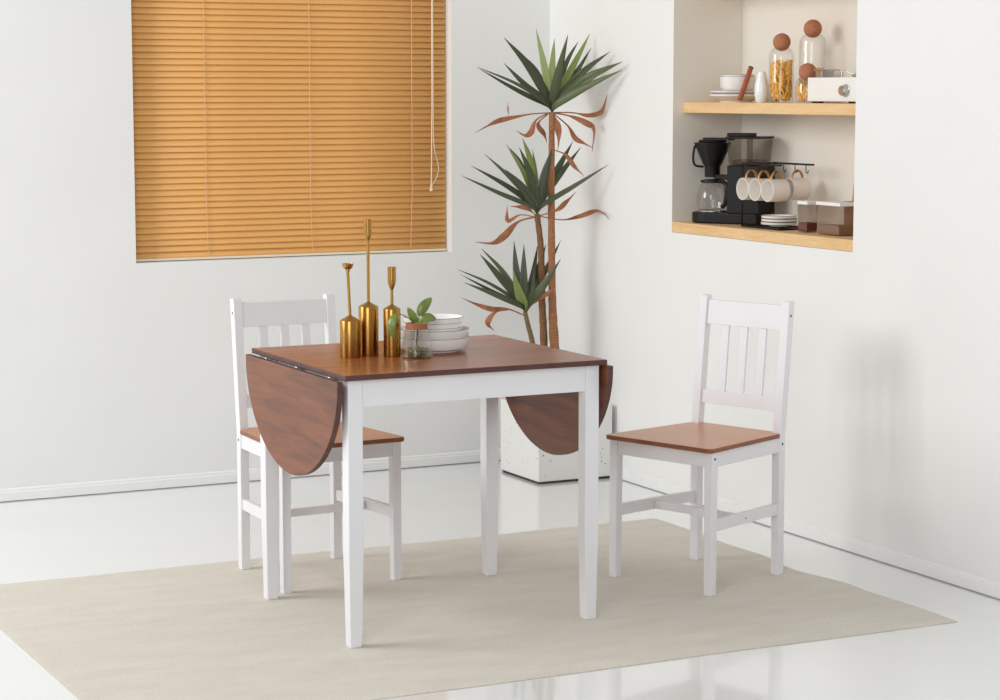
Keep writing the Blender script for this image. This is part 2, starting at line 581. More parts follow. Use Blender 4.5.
# ================================================================ rug
bm = new_bm()
rx0, rx1, ry0, ry1 = -0.78, 1.700, -0.462, 1.238
nx, ny = 124, 85
def rug_pt(i, j):
    u, v = i / nx, j / ny
    x = rx0 + (rx1 - rx0) * u
    y = ry0 + (ry1 - ry0) * v
    e = 0.006 * math.sin(9 * y + 1) + 0.035 * math.exp(-((y - 0.33) / 0.13) ** 2) - 0.012 * math.exp(-((y - 0.08) / 0.08) ** 2)
    x -= e * max(0.0, (u - 0.8) / 0.2)
    y += 0.005 * math.sin(5.2 * x) * (1 if v > 0.5 else -0.6) * abs(2 * v - 1) ** 4
    edge = min(u * (rx1 - rx0), (1 - u) * (rx1 - rx0), v * (ry1 - ry0), (1 - v) * (ry1 - ry0))
    h = -0.0008 if edge > 0.012 else -0.0022 + 0.0014 * edge / 0.012
    return x, y, h
top = [[bm.verts.new(rug_pt(i, j)) for j in range(ny + 1)] for i in range(nx + 1)]
for i in range(nx):
    for j in range(ny):
        bm.faces.new([top[i][j], top[i + 1][j], top[i + 1][j + 1], top[i][j + 1]]).smooth = True
ring = [top[i][0] for i in range(nx + 1)] + [top[nx][j] for j in range(1, ny + 1)] + [top[i][ny] for i in range(nx - 1, -1, -1)] + [top[0][j] for j in range(ny - 1, 0, -1)]
low = [bm.verts.new((v.co.x, v.co.y, FZ + 0.0002)) for v in ring]
for i in range(len(ring)):
    j = (i + 1) % len(ring)
    bm.faces.new([ring[i], low[i], low[j], ring[j]])
bm.faces.new(low)
tag(obj('area_rug', bm, M['rug']), 'flat beige woven rug on the white floor under the table and chairs', 'rug')
RZ = -0.0007

# ================================================================ drop-leaf table
TW, TD, TH = 0.8045, 0.7203, 0.7532
t = thing('drop_leaf_table', 'square brown-topped dining table with white legs and hanging rounded leaves', 'table', (TW / 2, TD / 2, 0))
hw, hd = TW / 2, TD / 2
b = new_bm(); box(b, -hw, hw, -hd, hd, TH - 0.0155, TH, 1)
for f in b.faces:
    if abs(f.normal.z) > 0.9 or all(abs(v.co.z - TH) < 1e-5 for v in f.verts):
        f.material_index = 0
bmesh.ops.recalc_face_normals(b, faces=b.faces[:])
for f in b.faces:
    f.material_index = 0 if abs(f.normal.z) > 0.9 else 1
obj('tabletop', b, [M['table_wood'], M['table_edge']], t, 0.0018)
LW = 0.0434
def table_leg(sx, sy):
    bm = new_bm()
    ox, oy = hw - 0.0156, hd - 0.0193
    rows = []
    for z, w_, ins in ((RZ, 0.034, 0.004), (RZ + 0.02, 0.0355, 0.0035), (0.26, LW, 0.0), (TH - 0.0158, LW, 0.0)):
        xa, xb = sx * (ox - ins), sx * (ox - ins - w_)
        ya, yb = sy * (oy - ins), sy * (oy - ins - w_)
        rows.append([bm.verts.new(c) for c in ((xa, ya, z), (xb, ya, z), (xb, yb, z), (xa, yb, z))])
    for r in range(3):
        for k in range(4):
            bm.faces.new([rows[r][k], rows[r][(k + 1) % 4], rows[r + 1][(k + 1) % 4], rows[r + 1][k]])
    bm.faces.new(rows[0]); bm.faces.new(rows[-1])
    return bm
for sx in (-1, 1):
    for sy in (-1, 1):
        obj('leg', table_leg(sx, sy), M['white_wood'], t, 0.002)
ai = 0.0156 + LW
aj = 0.0193 + LW
for sy in (-1, 1):
    b = new_bm(); y = sy * (hd - 0.0193 - 0.012)
    box(b, -hw + ai + 0.0004, hw - ai - 0.0004, y - 0.009, y + 0.009, 0.663, TH - 0.0158)
    obj('apron', b, M['white_wood'], t, 0.0012)
for sx in (-1, 1):
    b = new_bm(); x = sx * (hw - 0.0156 - 0.012)
    box(b, x - 0.009, x + 0.009, -hd + aj + 0.0004, hd - aj - 0.0004, 0.663, TH - 0.0158)
    obj('apron', b, M['white_wood'], t, 0.0012)
def leaf_outline():
    pts = []
    half, top, drop = 0.356, 0.7358, 0.3045
    pts.append((half, top))
    for k in range(0, 49):
        a = PI * k / 48
        ca, sa = math.cos(a), math.sin(a)
        e = 2 / 1.92
        pts.append((half * math.copysign(abs(ca) ** e, ca), (top - 0.012) - (drop - 0.012) * abs(sa) ** e))
    pts.append((-half, top))
    out = []
    for p in pts:
        if not out or (abs(p[0] - out[-1][0]) + abs(p[1] - out[-1][1])) > 1e-4:
            out.append(p)
    return out
def leaf(xc, yc, th=0.0165):
    bm = new_bm()
    prism(bm, leaf_outline(), lambda u, v, w_: (xc + w_, yc + u, v), -th / 2, th / 2, 0, 1)
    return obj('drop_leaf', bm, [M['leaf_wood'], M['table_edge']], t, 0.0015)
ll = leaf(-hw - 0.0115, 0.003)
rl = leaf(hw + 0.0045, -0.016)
for lf, sx in ((ll, -1), (rl, 1)):
    for yy in (-0.245, 0.245, 0.0):
        b = new_bm()
        xc = sx * (hw + 0.001)
        tube(b, [(xc, yy - 0.018, 0.7355), (xc, yy + 0.018, 0.7355)], 0.003, 8)
        box(b, xc - 0.004 if sx > 0 else xc - 0.002, xc + 0.002 if sx > 0 else xc + 0.004, yy - 0.016, yy + 0.016, 0.700, 0.7365)
        obj('hinge', b, M['steel'], lf)
for sy in (-1, 1):   # sliding leaf support arms below the aprons
    b = new_bm()
    box(b, -hw + 0.008, -hw + 0.03, sy * 0.2 - 0.012, sy * 0.2 + 0.012, 0.716, 0.732)
    obj('leaf_support', b, M['white_wood'], t, 0.001)

# ================================================================ chairs
def make_chair(label, loc, rotz):
    WR, WF, D = 0.353, 0.402, 0.402
    l, hs, ht, rk = 0.0295, 0.4507, 0.8597, 0.0401
    d = D / 2
    c = thing('dining_chair', label, 'chair', loc, rotz, 'dining chairs with brown seats')
    ST = 0.0145
    def seat():
        bm = new_bm()
        xf, xr = WF / 2 + 0.008, WR / 2 + 0.002
        yf, yn, yb = -d - 0.018, d - l - 0.001, d - 0.006
        xn = WR / 2 - l - 0.001
        pts = []
        r = 0.016
        for k in range(5):
            a = PI + PI / 2 * k / 4
            pts.append((-xf + r + r * math.cos(a), yf + r + r * math.sin(a)))
        for k in range(5):
            a = 1.5 * PI + PI / 2 * k / 4
            pts.append((xf - r + r * math.cos(a), yf + r + r * math.sin(a)))
        pts += [(xr, yn), (xn, yn), (xn, yb), (-xn, yb), (-xn, yn), (-xr, yn)]
        prism(bm, pts, lambda u, v, w_: (u, v, w_), hs - ST, hs, 0, 1)
        return bm
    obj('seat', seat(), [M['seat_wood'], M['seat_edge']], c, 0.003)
    for sx in (-1, 1):
        bm = new_bm()
        x1 = sx * WF / 2; x0 = sx * (WF / 2 - l)
        zb, zt = RZ, hs - ST - 0.0003
        tb = 0.0025
        hexa(bm, [(x0 + sx * tb, -d, zb), (x1, -d, zb), (x1, -d + l - tb, zb), (x0 + sx * tb, -d + l - tb, zb)],
             [(x0, -d, zt), (x1, -d, zt), (x1, -d + l, zt), (x0, -d + l, zt)])
        fl = obj('front_leg', bm, M['white_wood'], c, 0.0015)
        bm = new_bm()
        x1 = sx * WR / 2; x0 = sx * (WR / 2 - l)
        prof = [(d, RZ), (d, 0.44), (d + 0.008, 0.52), (d + rk - 0.001, ht), (d - l + rk, ht + 0.0), (d - l + 0.008, 0.52), (d - l, 0.44), (d - l + 0.002, RZ)]
        prism(bm, prof, lambda u, v, w_: (w_, u, v), x0, x1)
        rl_ = obj('back_post', bm, M['white_wood'], c, 0.0015)
        # side rail and side stretcher run between the splayed legs
        def rail(name, z0, z1, inset, th):
            bm = new_bm()
            fa, ra = WF / 2 - inset, WR / 2 - inset
            ya, yb_ = -d + l - 0.001, d - l + 0.001
            hexa(bm, [(sx * fa, ya, z0), (sx * (fa - th), ya, z0), (sx * (ra - th), yb_, z0), (sx * ra, yb_, z0)],
                 [(sx * fa, ya, z1), (sx * (fa - th), ya, z1), (sx * (ra - th), yb_, z1), (sx * ra, yb_, z1)])
            return obj(name, bm, M['white_wood'], c, 0.001)
        rail('side_rail', 0.390, hs - ST - 0.0003, 0.004, 0.016)
        st = rail('side_stretcher', 0.193, 0.228, 0.005, 0.016)
        def screw(par, p):
            bm = new_bm()
            mt = Matrix.Translation(p) @ Matrix.Rotation(sx * PI / 2, 4, 'Y')
            lathe(bm, [(0, 0.0008), (0.0030, 0.0008), (0.0040, 0.0003), (0.0040, -0.001), (0, -0.001)], 12, mat=mt)
            obj('screw', bm, M['screw'], par)
        screw(fl, (sx * WF / 2, -d + l / 2, 0.416))
        screw(rl_, (sx * WR / 2, d - l / 2, 0.416))
        screw(rl_, (sx * WR / 2, d - l / 2 + rk - 0.006, 0.815))
        screw(st, (sx * ((WF + WR) / 4 - 0.005), -0.01, 0.210))
    bm = new_bm(); box(bm, -WF / 2 + l, WF / 2 - l, -d + 0.004, -d + 0.020, 0.390, hs - ST - 0.0003)
    obj('front_rail', bm, M['white_wood'], c, 0.001)
    bm = new_bm(); box(bm, -WR / 2 + l, WR / 2 - l, d - 0.022, d - 0.008, 0.390, hs - ST - 0.0003)
    obj('back_rail', bm, M['white_wood'], c, 0.001)
    xs = (WF + WR) / 4 - 0.022
    bm = new_bm(); box(bm, -xs, xs, -0.020, -0.002, 0.195, 0.219)
    obj('cross_stretcher', bm, M['white_wood'], c, 0.001)
    def yback(z):
        return d - l / 2 + 0.008 + (rk - 0.008) * (z - 0.52) / (ht - 0.52)
    def back_bar(name, x0, x1, z0, z1, th, bow=0.0, par=c):
        bm = new_bm()
        n = 10
        prev = None
        for i in range(n + 1):
            x = x0 + (x1 - x0) * i / n
            s = bow * (1 - (2 * i / n - 1) ** 2)
            cur = [bm.verts.new((x, yback(z) + q + s, z)) for z, q in ((z0, -th / 2), (z0, th / 2), (z1, th / 2), (z1, -th / 2))]
            if prev:
                for k in range(4):
                    bm.faces.new([prev[k], prev[(k + 1) % 4], cur[(k + 1) % 4], cur[k]])
            else:
                bm.faces.new(cur)
            prev = cur
        bm.faces.new(prev)
        return obj(name, bm, M['white_wood'], par, 0.0012)
    xi = WR / 2 - l
    back_bar('crest_rail', -xi, xi, 0.769, 0.846, 0.015)
    back_bar('lower_back_rail', -xi, xi, 0.516, 0.558, 0.015)
    for k in (-1, 0, 1):
        xk = k * xi * 0.5
        back_bar('back_slat', xk - 0.0145, xk + 0.0145, 0.558, 0.769, 0.009)
    return c
make_chair('white chair with a brown seat tucked behind the table, below the blind', (0.2790, 0.9265, 0), 0.058)
make_chair('white chair with a brown seat standing alone at the right, below the shelves', (1.3470, 0.3670, 0), -1.223)

# ================================================================ things on the table
C1X, C1Y = 0.1750, 0.3810
C2X, C2Y = 0.2430, 0.4060
C3X, C3Y = 0.2910, 0.3470
VX, VY = 0.3410, 0.2890
BX, BY = 0.4560, 0.4220
def candlestick(label, x, y, r, body, cone, stem_r, cup, lean=(0, 0)):
    c = thing('candle_holder', label, 'candle holder', (x, y, TH), 0, 'brass candle holders on the table')
    b = new_bm()
    lathe(b, [(0, 0), (r * 0.97, 0), (r, 0.0015), (r, body - 0.001), (r * 0.985, body), (r * 0.93, body + 0.0015), (stem_r * 1.6, body + cone * 0.82), (stem_r, body + cone), (0, body + cone)], 48)
    obj('body', b, M['brass'], c)
    top = cup[-1][1]
    zb = body + cone - 0.001
    b = new_bm()
    zt = cup[0][1]
    tube(b, [(0, 0, zb), (lean[0] * 0.5, lean[1] * 0.5, (zb + zt) / 2), (lean[0], lean[1], zt)], stem_r, 16)
    obj('stem', b, M['brass'], c)
    b = new_bm(); lathe(b, cup, 32, (lean[0], lean[1], 0))
    obj('candle_cup', b, M['brass'], c)
    return c
candlestick('shortest brass candle holder with a flared cup, leftmost on the table', C1X, C1Y, 0.0296, 0.1055, 0.0165, 0.0042,
    [(0.0, 0.246), (0.0055, 0.246), (0.0068, 0.249), (0.0062, 0.252), (0.0110, 0.2545), (0.0145, 0.2595), (0.0160, 0.266), (0.0170, 0.2685), (0.0158, 0.2685), (0.0135, 0.261), (0.0, 0.256)], (-0.005, 0.002))
candlestick('tallest brass candle holder with a straight tube cup, in the middle', C2X, C2Y, 0.0290, 0.1405, 0.0145, 0.0043,
    [(0.0, 0.331), (0.005, 0.331), (0.0085, 0.340), (0.0118, 0.349), (0.0118, 0.392), (0.0105, 0.392), (0.0105, 0.352), (0.0, 0.350)])
candlestick('medium brass candle holder with a tulip cup beside the glass vase', C3X, C3Y, 0.0247, 0.1365, 0.014, 0.0042,
    [(0.0, 0.192), (0.0045, 0.192), (0.0075, 0.199), (0.0115, 0.212), (0.0122, 0.222), (0.0122, 0.257), (0.0108, 0.257), (0.0108, 0.222), (0.0, 0.210)])

# glass vase with a cutting
v = thing('glass_vase', 'small tapered glass vase with a cork collar on the table', 'vase', (VX, VY, TH))
b = new_bm()
R0, R1, VH = 0.0480, 0.0300, 0.1000
lathe(b, [(0, 0.0), (R0 - 0.003, 0.0), (R0, 0.004), (R0 - 0.0005, 0.012), (R1, VH - 0.006), (R1, VH), (R1 - 0.002, VH), (R1 - 0.002, VH - 0.006), (R0 - 0.0035, 0.012), (R0 - 0.005, 0.004), (0, 0.004)], 48)
obj('glass_body', b, M['glass'], v)
b = new_bm(); lathe(b, [(R1 + 0.0003, 0.082), (R1 + 0.0030, 0.082), (R1 + 0.0006, 0.0985), (R1 - 0.0070, 0.0995), (R1 - 0.0075, 0.083), (R1 + 0.0003, 0.082)], 40)
obj('cork_collar', b, M['collar'], v)
b = new_bm(); lathe(b, [(0, 0.0045), (R0 - 0.0055, 0.0045), (R0 - 0.0045, 0.012), (R0 - 0.0065, 0.0245), (0, 0.0245)], 40)
obj('water', b, M['water'], v)
cut = thing('pothos_cutting', 'leafy green cutting with heart-shaped leaves standing in the glass vase', 'plant', (VX, VY, TH + 0.005))
def leaf_blade(bm, path, width, normal, fold=0.25, prof=None, seg=None):
    """ribbon along path, folded along the midrib; prof(t) scales the half width"""
    n = len(path)
    prev = None
    for i, p in enumerate(path):
        t = path[min(i + 1, n - 1)] - path[max(i - 1, 0)]
        t.normalize()
        nn = normal - t * normal.dot(t)
        nn = nn.normalized() if nn.length > 1e-5 else Vector((0, -1, 0))
        s = t.cross(nn)
        w_ = max(0.0003, 0.5 * width * prof(i / (n - 1)))
        cur = [bm.verts.new(p - s * w_ + nn * fold * w_), bm.verts.new(p), bm.verts.new(p + s * w_ + nn * fold * w_)]
        if prev:
            for k in range(2):
                f = bm.faces.new([prev[k], prev[k + 1], cur[k + 1], cur[k]])
                f.smooth = True
        prev = cur
def oval(t):
    return max(0.02, math.sin(PI * min(1, t * 0.92 + 0.06)) ** 0.7)
def vz(x, z, dy=0.0):
    return Vector((x - 0.363, dy, z - 0.755 - 0.002))
stems = [
    [(0.352, 0.760, 0.01), (0.366, 0.800, 0.0), (0.368, 0.841, 0.0), (0.371, 0.872, 0.0)],
    [(0.380, 0.760, -0.01), (0.360, 0.800, 0.0), (0.356, 0.845, 0.0), (0.335, 0.868, -0.004), (0.308, 0.880, -0.010), (0.290, 0.880, -0.02)],
    [(0.360, 0.758, 0.0), (0.365, 0.80, 0.004), (0.371, 0.846, 0.004), (0.385, 0.856, 0.004)],
    [(0.345, 0.757, 0.0), (0.362, 0.79, -0.004), (0.362, 0.841, -0.006), (0.360, 0.850, -0.006)]]
b = new_bm()
for s in stems:
    tube(b, smooth_path([vz(*q) for q in s], 4), 0.0012, 6)
obj('stems', b, M['stem_green'], cut)
cv = Vector((-0.42, -0.86, 0.25)).normalized()
leaves = [
    ([(0.370, 0.872, 0.0), (0.384, 0.896, -0.002), (0.411, 0.921, 0.0)], 0.030, cv + Vector((0.35, 0, 0.2))),
    ([(0.362, 0.848, -0.004), (0.350, 0.872, -0.006), (0.335, 0.897, -0.002)], 0.024, cv + Vector((-0.4, 0, 0))),
    ([(0.380, 0.853, 0.004), (0.398, 0.864, 0.0), (0.425, 0.860, 0.0)], 0.029, cv + Vector((0.1, 0, 0.3))),
    ([(0.342, 0.845, -0.012), (0.371, 0.851, -0.016), (0.402, 0.856, -0.012)], 0.015, cv + Vector((0, 0, 0.5))),
    ([(0.296, 0.883, -0.018), (0.280, 0.866, -0.024), (0.276, 0.838, -0.026), (0.285, 0.810, -0.024)], 0.024, cv + Vector((-0.3, 0, 0.1)))]
for pts, w_, nn in leaves:
    b = new_bm()
    leaf_blade(b, smooth_path([vz(*q) for q in pts], 5), w_, nn.normalized(), 0.22, oval)
    obj('leaf', b, M['leaf_green'], cut, solid=0.0005)

# stacked bowls
def bowl_obj(name, label, x, y, z, r, h, foot, group, cat='bowl', rim=True, flare=0.8, mat='ceramic', wall=0.45):
    o = thing(name, label, cat, (x, y, z), 0, group)
    b = new_bm()
    t_ = 0.0028
    prof = [(0, 0.002), (foot - 0.004, 0.002), (foot - 0.003, 0), (foot, 0), (foot, 0.003), (foot + (r - foot) * flare, 0.006 + 0.10 * h), (r - 0.0012, wall * h), (r, h - 0.001),
            (r - t_ * 0.5, h), (r - t_, h - 0.001), (r - t_ - 0.0012, wall * h), (foot + (r - foot) * flare - t_, 0.0095 + 0.10 * h), (foot, 0.0062), (0, 0.0062)]
    lathe(b, prof, 56)
    obj('bowl_body' if cat == 'bowl' else 'plate_body', b, M[mat], o)
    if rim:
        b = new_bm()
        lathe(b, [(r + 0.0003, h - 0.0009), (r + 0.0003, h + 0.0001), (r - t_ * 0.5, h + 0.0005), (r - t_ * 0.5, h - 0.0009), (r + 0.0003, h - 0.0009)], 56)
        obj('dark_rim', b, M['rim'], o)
    return o
bx, by = BX, BY
G = 'white bowls stacked on the table'
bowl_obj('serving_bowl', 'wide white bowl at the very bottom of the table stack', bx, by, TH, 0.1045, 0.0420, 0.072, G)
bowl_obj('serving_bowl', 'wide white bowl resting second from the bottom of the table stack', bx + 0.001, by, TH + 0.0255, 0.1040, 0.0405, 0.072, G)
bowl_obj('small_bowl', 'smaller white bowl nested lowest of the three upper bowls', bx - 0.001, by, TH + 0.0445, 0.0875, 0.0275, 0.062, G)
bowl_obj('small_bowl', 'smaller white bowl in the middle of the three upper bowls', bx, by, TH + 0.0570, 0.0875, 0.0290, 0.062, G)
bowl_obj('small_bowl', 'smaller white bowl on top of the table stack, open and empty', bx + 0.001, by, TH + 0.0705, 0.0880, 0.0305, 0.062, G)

# ================================================================ potted dracaena
GREEN = {'tall': [(0.0165,[[1.792,2.2,1.429],[1.754,2.18,1.465],[1.604,2.14,1.537],[1.409,2.08,1.6]]),(0.0206,[[1.792,2.2,1.429],[1.781,2.21,1.452],[1.706,2.22,1.487],[1.625,2.24,1.529],[1.501,2.26,1.598]]),(0.0268,[[1.792,2.2,1.429],[1.766,2.188,1.463],[1.66,2.164,1.529],[1.545,2.128,1.616]]),(0.035,[[1.792,2.2,1.429],[1.772,2.196,1.481],[1.681,2.188,1.606],[1.571,2.176,1.713]]),(0.0247,[[1.792,2.2,1.429],[1.791,2.22,1.475],[1.753,2.26,1.584],[1.727,2.32,1.65]]),(0.0288,[[1.792,2.2,1.429],[1.79,2.208,1.483],[1.769,2.224,1.614],[1.746,2.248,1.752]]),(0.0288,[[1.792,2.2,1.429],[1.803,2.22,1.481],[1.826,2.26,1.607],[1.866,2.32,1.716]]),(0.0371,[[1.792,2.2,1.429],[1.787,2.18,1.476],[1.791,2.14,1.583],[1.797,2.08,1.725]]),(0.0206,[[1.792,2.2,1.429],[1.816,2.224,1.485],[1.897,2.272,1.623],[1.963,2.3,1.706]]),(0.0288,[[1.792,2.2,1.429],[1.814,2.21,1.481],[1.901,2.23,1.607],[1.97,2.219,1.734]]),(0.0247,[[1.792,2.2,1.429],[1.822,2.22,1.475],[1.935,2.26,1.584],[1.965,2.197,1.679]]),(0.0309,[[1.792,2.2,1.429],[1.81,2.19,1.475],[1.908,2.17,1.58],[1.97,2.059,1.661]]),(0.0432,[[1.792,2.2,1.429],[1.804,2.172,1.469],[1.901,2.116,1.556],[1.962,1.947,1.621]]),(0.0329,[[1.792,2.2,1.429],[1.795,2.16,1.461],[1.868,2.08,1.521],[1.967,1.96,1.59]]),(0.0247,[[1.792,2.2,1.429],[1.8,2.224,1.468],[1.804,2.272,1.553],[1.837,2.344,1.647]]),(0.0247,[[1.792,2.2,1.429],[1.809,2.216,1.463],[1.866,2.248,1.533],[1.932,2.296,1.624]])],'mid': [(0.0226,[[1.727,2.2,1.033],[1.691,2.184,1.063],[1.542,2.152,1.117],[1.353,2.104,1.193]]),(0.0268,[[1.727,2.2,1.033],[1.706,2.204,1.07],[1.598,2.212,1.144],[1.453,2.224,1.225]]),(0.0185,[[1.727,2.2,1.033],[1.716,2.22,1.078],[1.631,2.26,1.181],[1.558,2.32,1.267]]),(0.0329,[[1.727,2.2,1.033],[1.71,2.188,1.069],[1.643,2.164,1.142],[1.551,2.128,1.213]]),(0.0247,[[1.727,2.2,1.033],[1.723,2.212,1.082],[1.684,2.236,1.196],[1.628,2.272,1.305]]),(0.0206,[[1.727,2.2,1.033],[1.726,2.22,1.087],[1.692,2.26,1.219],[1.67,2.32,1.288]]),(0.0329,[[1.727,2.2,1.033],[1.718,2.192,1.081],[1.684,2.176,1.191],[1.625,2.152,1.294]]),(0.0329,[[1.727,2.2,1.033],[1.725,2.206,1.091],[1.706,2.218,1.235],[1.682,2.236,1.328]]),(0.0206,[[1.727,2.2,1.033],[1.734,2.216,1.081],[1.743,2.248,1.195],[1.757,2.296,1.283]]),(0.0371,[[1.727,2.2,1.033],[1.73,2.194,1.081],[1.753,2.182,1.189],[1.774,2.164,1.29]]),(0.0329,[[1.727,2.2,1.033],[1.748,2.212,1.081],[1.83,2.236,1.194],[1.925,2.272,1.313]]),(0.0268,[[1.727,2.2,1.033],[1.748,2.204,1.082],[1.844,2.212,1.194],[1.935,2.224,1.291]]),(0.0206,[[1.727,2.2,1.033],[1.746,2.184,1.069],[1.861,2.152,1.138],[1.967,2.057,1.227]]),(0.0288,[[1.727,2.2,1.033],[1.744,2.22,1.072],[1.794,2.26,1.154],[1.839,2.32,1.254]])],'low': [(0.0144,[[1.675,2.2,0.651],[1.645,2.192,0.69],[1.511,2.176,0.77],[1.358,2.152,0.835]]),(0.0144,[[1.675,2.2,0.651],[1.654,2.208,0.681],[1.543,2.224,0.737],[1.418,2.248,0.805]]),(0.0247,[[1.675,2.2,0.651],[1.644,2.18,0.679],[1.523,2.14,0.726],[1.351,2.08,0.79]]),(0.035,[[1.675,2.2,0.651],[1.654,2.196,0.694],[1.56,2.188,0.79],[1.468,2.176,0.886]]),(0.0226,[[1.675,2.2,0.651],[1.665,2.212,0.699],[1.597,2.236,0.812],[1.519,2.272,0.902]]),(0.0329,[[1.675,2.2,0.651],[1.673,2.208,0.696],[1.652,2.224,0.8],[1.651,2.248,0.927]]),(0.0329,[[1.675,2.2,0.651],[1.674,2.2,0.695],[1.671,2.2,0.793],[1.67,2.2,0.916]]),(0.0412,[[1.675,2.2,0.651],[1.66,2.18,0.685],[1.618,2.14,0.749],[1.561,2.08,0.829]]),(0.0288,[[1.675,2.2,0.651],[1.686,2.21,0.692],[1.721,2.23,0.781],[1.763,2.26,0.911]]),(0.0309,[[1.675,2.2,0.651],[1.695,2.22,0.696],[1.759,2.26,0.801],[1.831,2.32,0.905]]),(0.0247,[[1.675,2.2,0.651],[1.699,2.216,0.697],[1.789,2.248,0.805],[1.885,2.296,0.92]]),(0.0329,[[1.675,2.2,0.651],[1.683,2.188,0.686],[1.736,2.164,0.754],[1.794,2.128,0.86]]),(0.0247,[[1.675,2.2,0.651],[1.67,2.18,0.682],[1.675,2.14,0.735],[1.652,2.08,0.833]])]}
DEAD = {'tall': [(0.0196,[[1.792,2.2,1.425],[1.698,2.187,1.422],[1.587,2.173,1.405],[1.537,2.16,1.396],[1.484,2.147,1.377],[1.426,2.133,1.352]]),(0.0059,[[1.605,2.2,1.407],[1.609,2.217,1.437],[1.617,2.233,1.468]]),(0.0235,[[1.779,2.2,1.425],[1.719,2.194,1.398],[1.694,2.188,1.352],[1.665,2.182,1.339],[1.625,2.176,1.358]]),(0.0196,[[1.775,2.2,1.421],[1.736,2.21,1.383],[1.768,2.22,1.343],[1.787,2.23,1.308]]),(0.0275,[[1.797,2.2,1.421],[1.807,2.185,1.39],[1.808,2.17,1.344],[1.795,2.155,1.282]]),(0.0196,[[1.801,2.2,1.427],[1.885,2.192,1.425],[1.943,2.183,1.414],[1.973,2.14,1.425],[1.972,2.1,1.464],[1.972,2.083,1.498]]),(0.0235,[[1.801,2.2,1.425],[1.861,2.18,1.413],[1.922,2.16,1.386],[1.946,2.14,1.359],[1.927,2.12,1.274]]),(0.0196,[[1.801,2.2,1.421],[1.86,2.194,1.374],[1.888,2.188,1.327],[1.921,2.182,1.308],[1.962,2.176,1.288]]),(0.0196,[[1.806,2.2,1.281],[1.844,2.18,1.262],[1.874,2.16,1.215],[1.903,2.14,1.18]])],'mid': [(0.0196,[[1.727,2.2,1.025],[1.665,2.173,1.059],[1.582,2.147,1.07]]),(0.0157,[[1.719,2.2,1.022],[1.658,2.21,1.031],[1.611,2.22,1.008],[1.611,2.23,1.042],[1.619,2.24,1.069]]),(0.0275,[[1.719,2.2,1.022],[1.641,2.194,1.005],[1.582,2.188,0.956],[1.527,2.182,0.927],[1.446,2.176,0.934]]),(0.0196,[[1.732,2.2,1.025],[1.842,2.207,1.007],[1.917,2.213,1.016],[1.973,2.185,1.036],[1.973,2.112,1.035],[1.972,2.055,1.011]]),(0.0196,[[1.736,2.2,1.025],[1.808,2.185,1.048],[1.84,2.17,1.079],[1.876,2.155,1.118]])],'low': [(0.0196,[[1.675,2.2,0.637],[1.593,2.184,0.668],[1.515,2.168,0.673],[1.439,2.152,0.697],[1.367,2.136,0.726]]),(0.0235,[[1.601,2.2,0.663],[1.553,2.21,0.656],[1.524,2.22,0.621],[1.533,2.23,0.6],[1.56,2.24,0.581]]),(0.0196,[[1.675,2.2,0.643],[1.711,2.192,0.69],[1.769,2.185,0.723],[1.8,2.178,0.754]])]}
TRUNK = {'tall': [[1.792,2.2,1.429],[1.791,2.2,1.086],[1.795,2.2,0.733],[1.806,2.2,0.515]],'mid': [[1.743,2.23,1.031],[1.761,2.23,0.89],[1.766,2.23,0.692],[1.775,2.23,0.513]],'low': [[1.66,2.17,0.655],[1.673,2.17,0.603],[1.695,2.17,0.523]]}

pl = thing('potted_dracaena', 'tall spiky dracaena with three leafy crowns in a pitted white square planter', 'plant', (1.812, 2.196, 0))
OX, OY = 1.812, 2.196
b = new_bm()
hp, PH, tp = 0.1635, 0.29, 0.014
# hollow square planter
rows = []
for s, z in ((hp - 0.003, 0.004), (hp, 0.007), (hp, PH), (hp - tp, PH), (hp - tp, 0.20)):
    rows.append([b.verts.new((sx * s, sy * s, z)) for sx, sy in ((-1, -1), (1, -1), (1, 1), (-1, 1))])
b.faces.new(rows[0])
for r in range(4):
    for k in range(4):
        b.faces.new([rows[r][k], rows[r][(k + 1) % 4], rows[r + 1][(k + 1) % 4], rows[r + 1][k]])
b.faces.new(rows[-1])
pb = obj('planter_box', b, M['planter'], pl, 0.003)
b = new_bm(); box(b, -hp + 0.006, hp - 0.006, -hp + 0.006, hp - 0.006, FZ + 0.0002, 0.0045)
obj('dark_base', b, M['screw'], pb)
b = new_bm()
box(b, -hp + tp + 0.0005, hp - tp - 0.0005, -hp + tp + 0.0005, hp - tp - 0.0005, 0.21, 0.255)
obj('soil', b, M['soil'], pl, 0.004)
def o3(p):
    return Vector((p[0] - OX, p[1] - OY, p[2]))
LIGHT = {'tall': (5, 6, 9), 'mid': (4, 7, 8), 'low': (7,)}
ends = {'tall': (1.830, 2.20, 0.24), 'mid': (1.785, 2.24, 0.24), 'low': (1.755, 2.165, 0.24)}
radii = {'tall': (0.0115, 0.0135, 0.0150, 0.0195, 0.022), 'mid': (0.0115, 0.0125, 0.0140, 0.0155, 0.017), 'low': (0.0085, 0.0095, 0.0105, 0.013)}
def lance(t):
    if t < 0.5:
        return 0.17 + 0.83 * math.sin(PI / 2 * t / 0.5) ** 1.5
    return max(0.03, (1 - ((t - 0.5) / 0.5) ** 1.7))
def dry(t):
    if t < 0.25:
        return 0.22 + 0.2 * t
    if t < 0.8:
        return 0.3 + 0.7 * math.sin(PI * (t - 0.25) / 0.55)
    return 0.28 * (1 - t) / 0.2 + 0.05
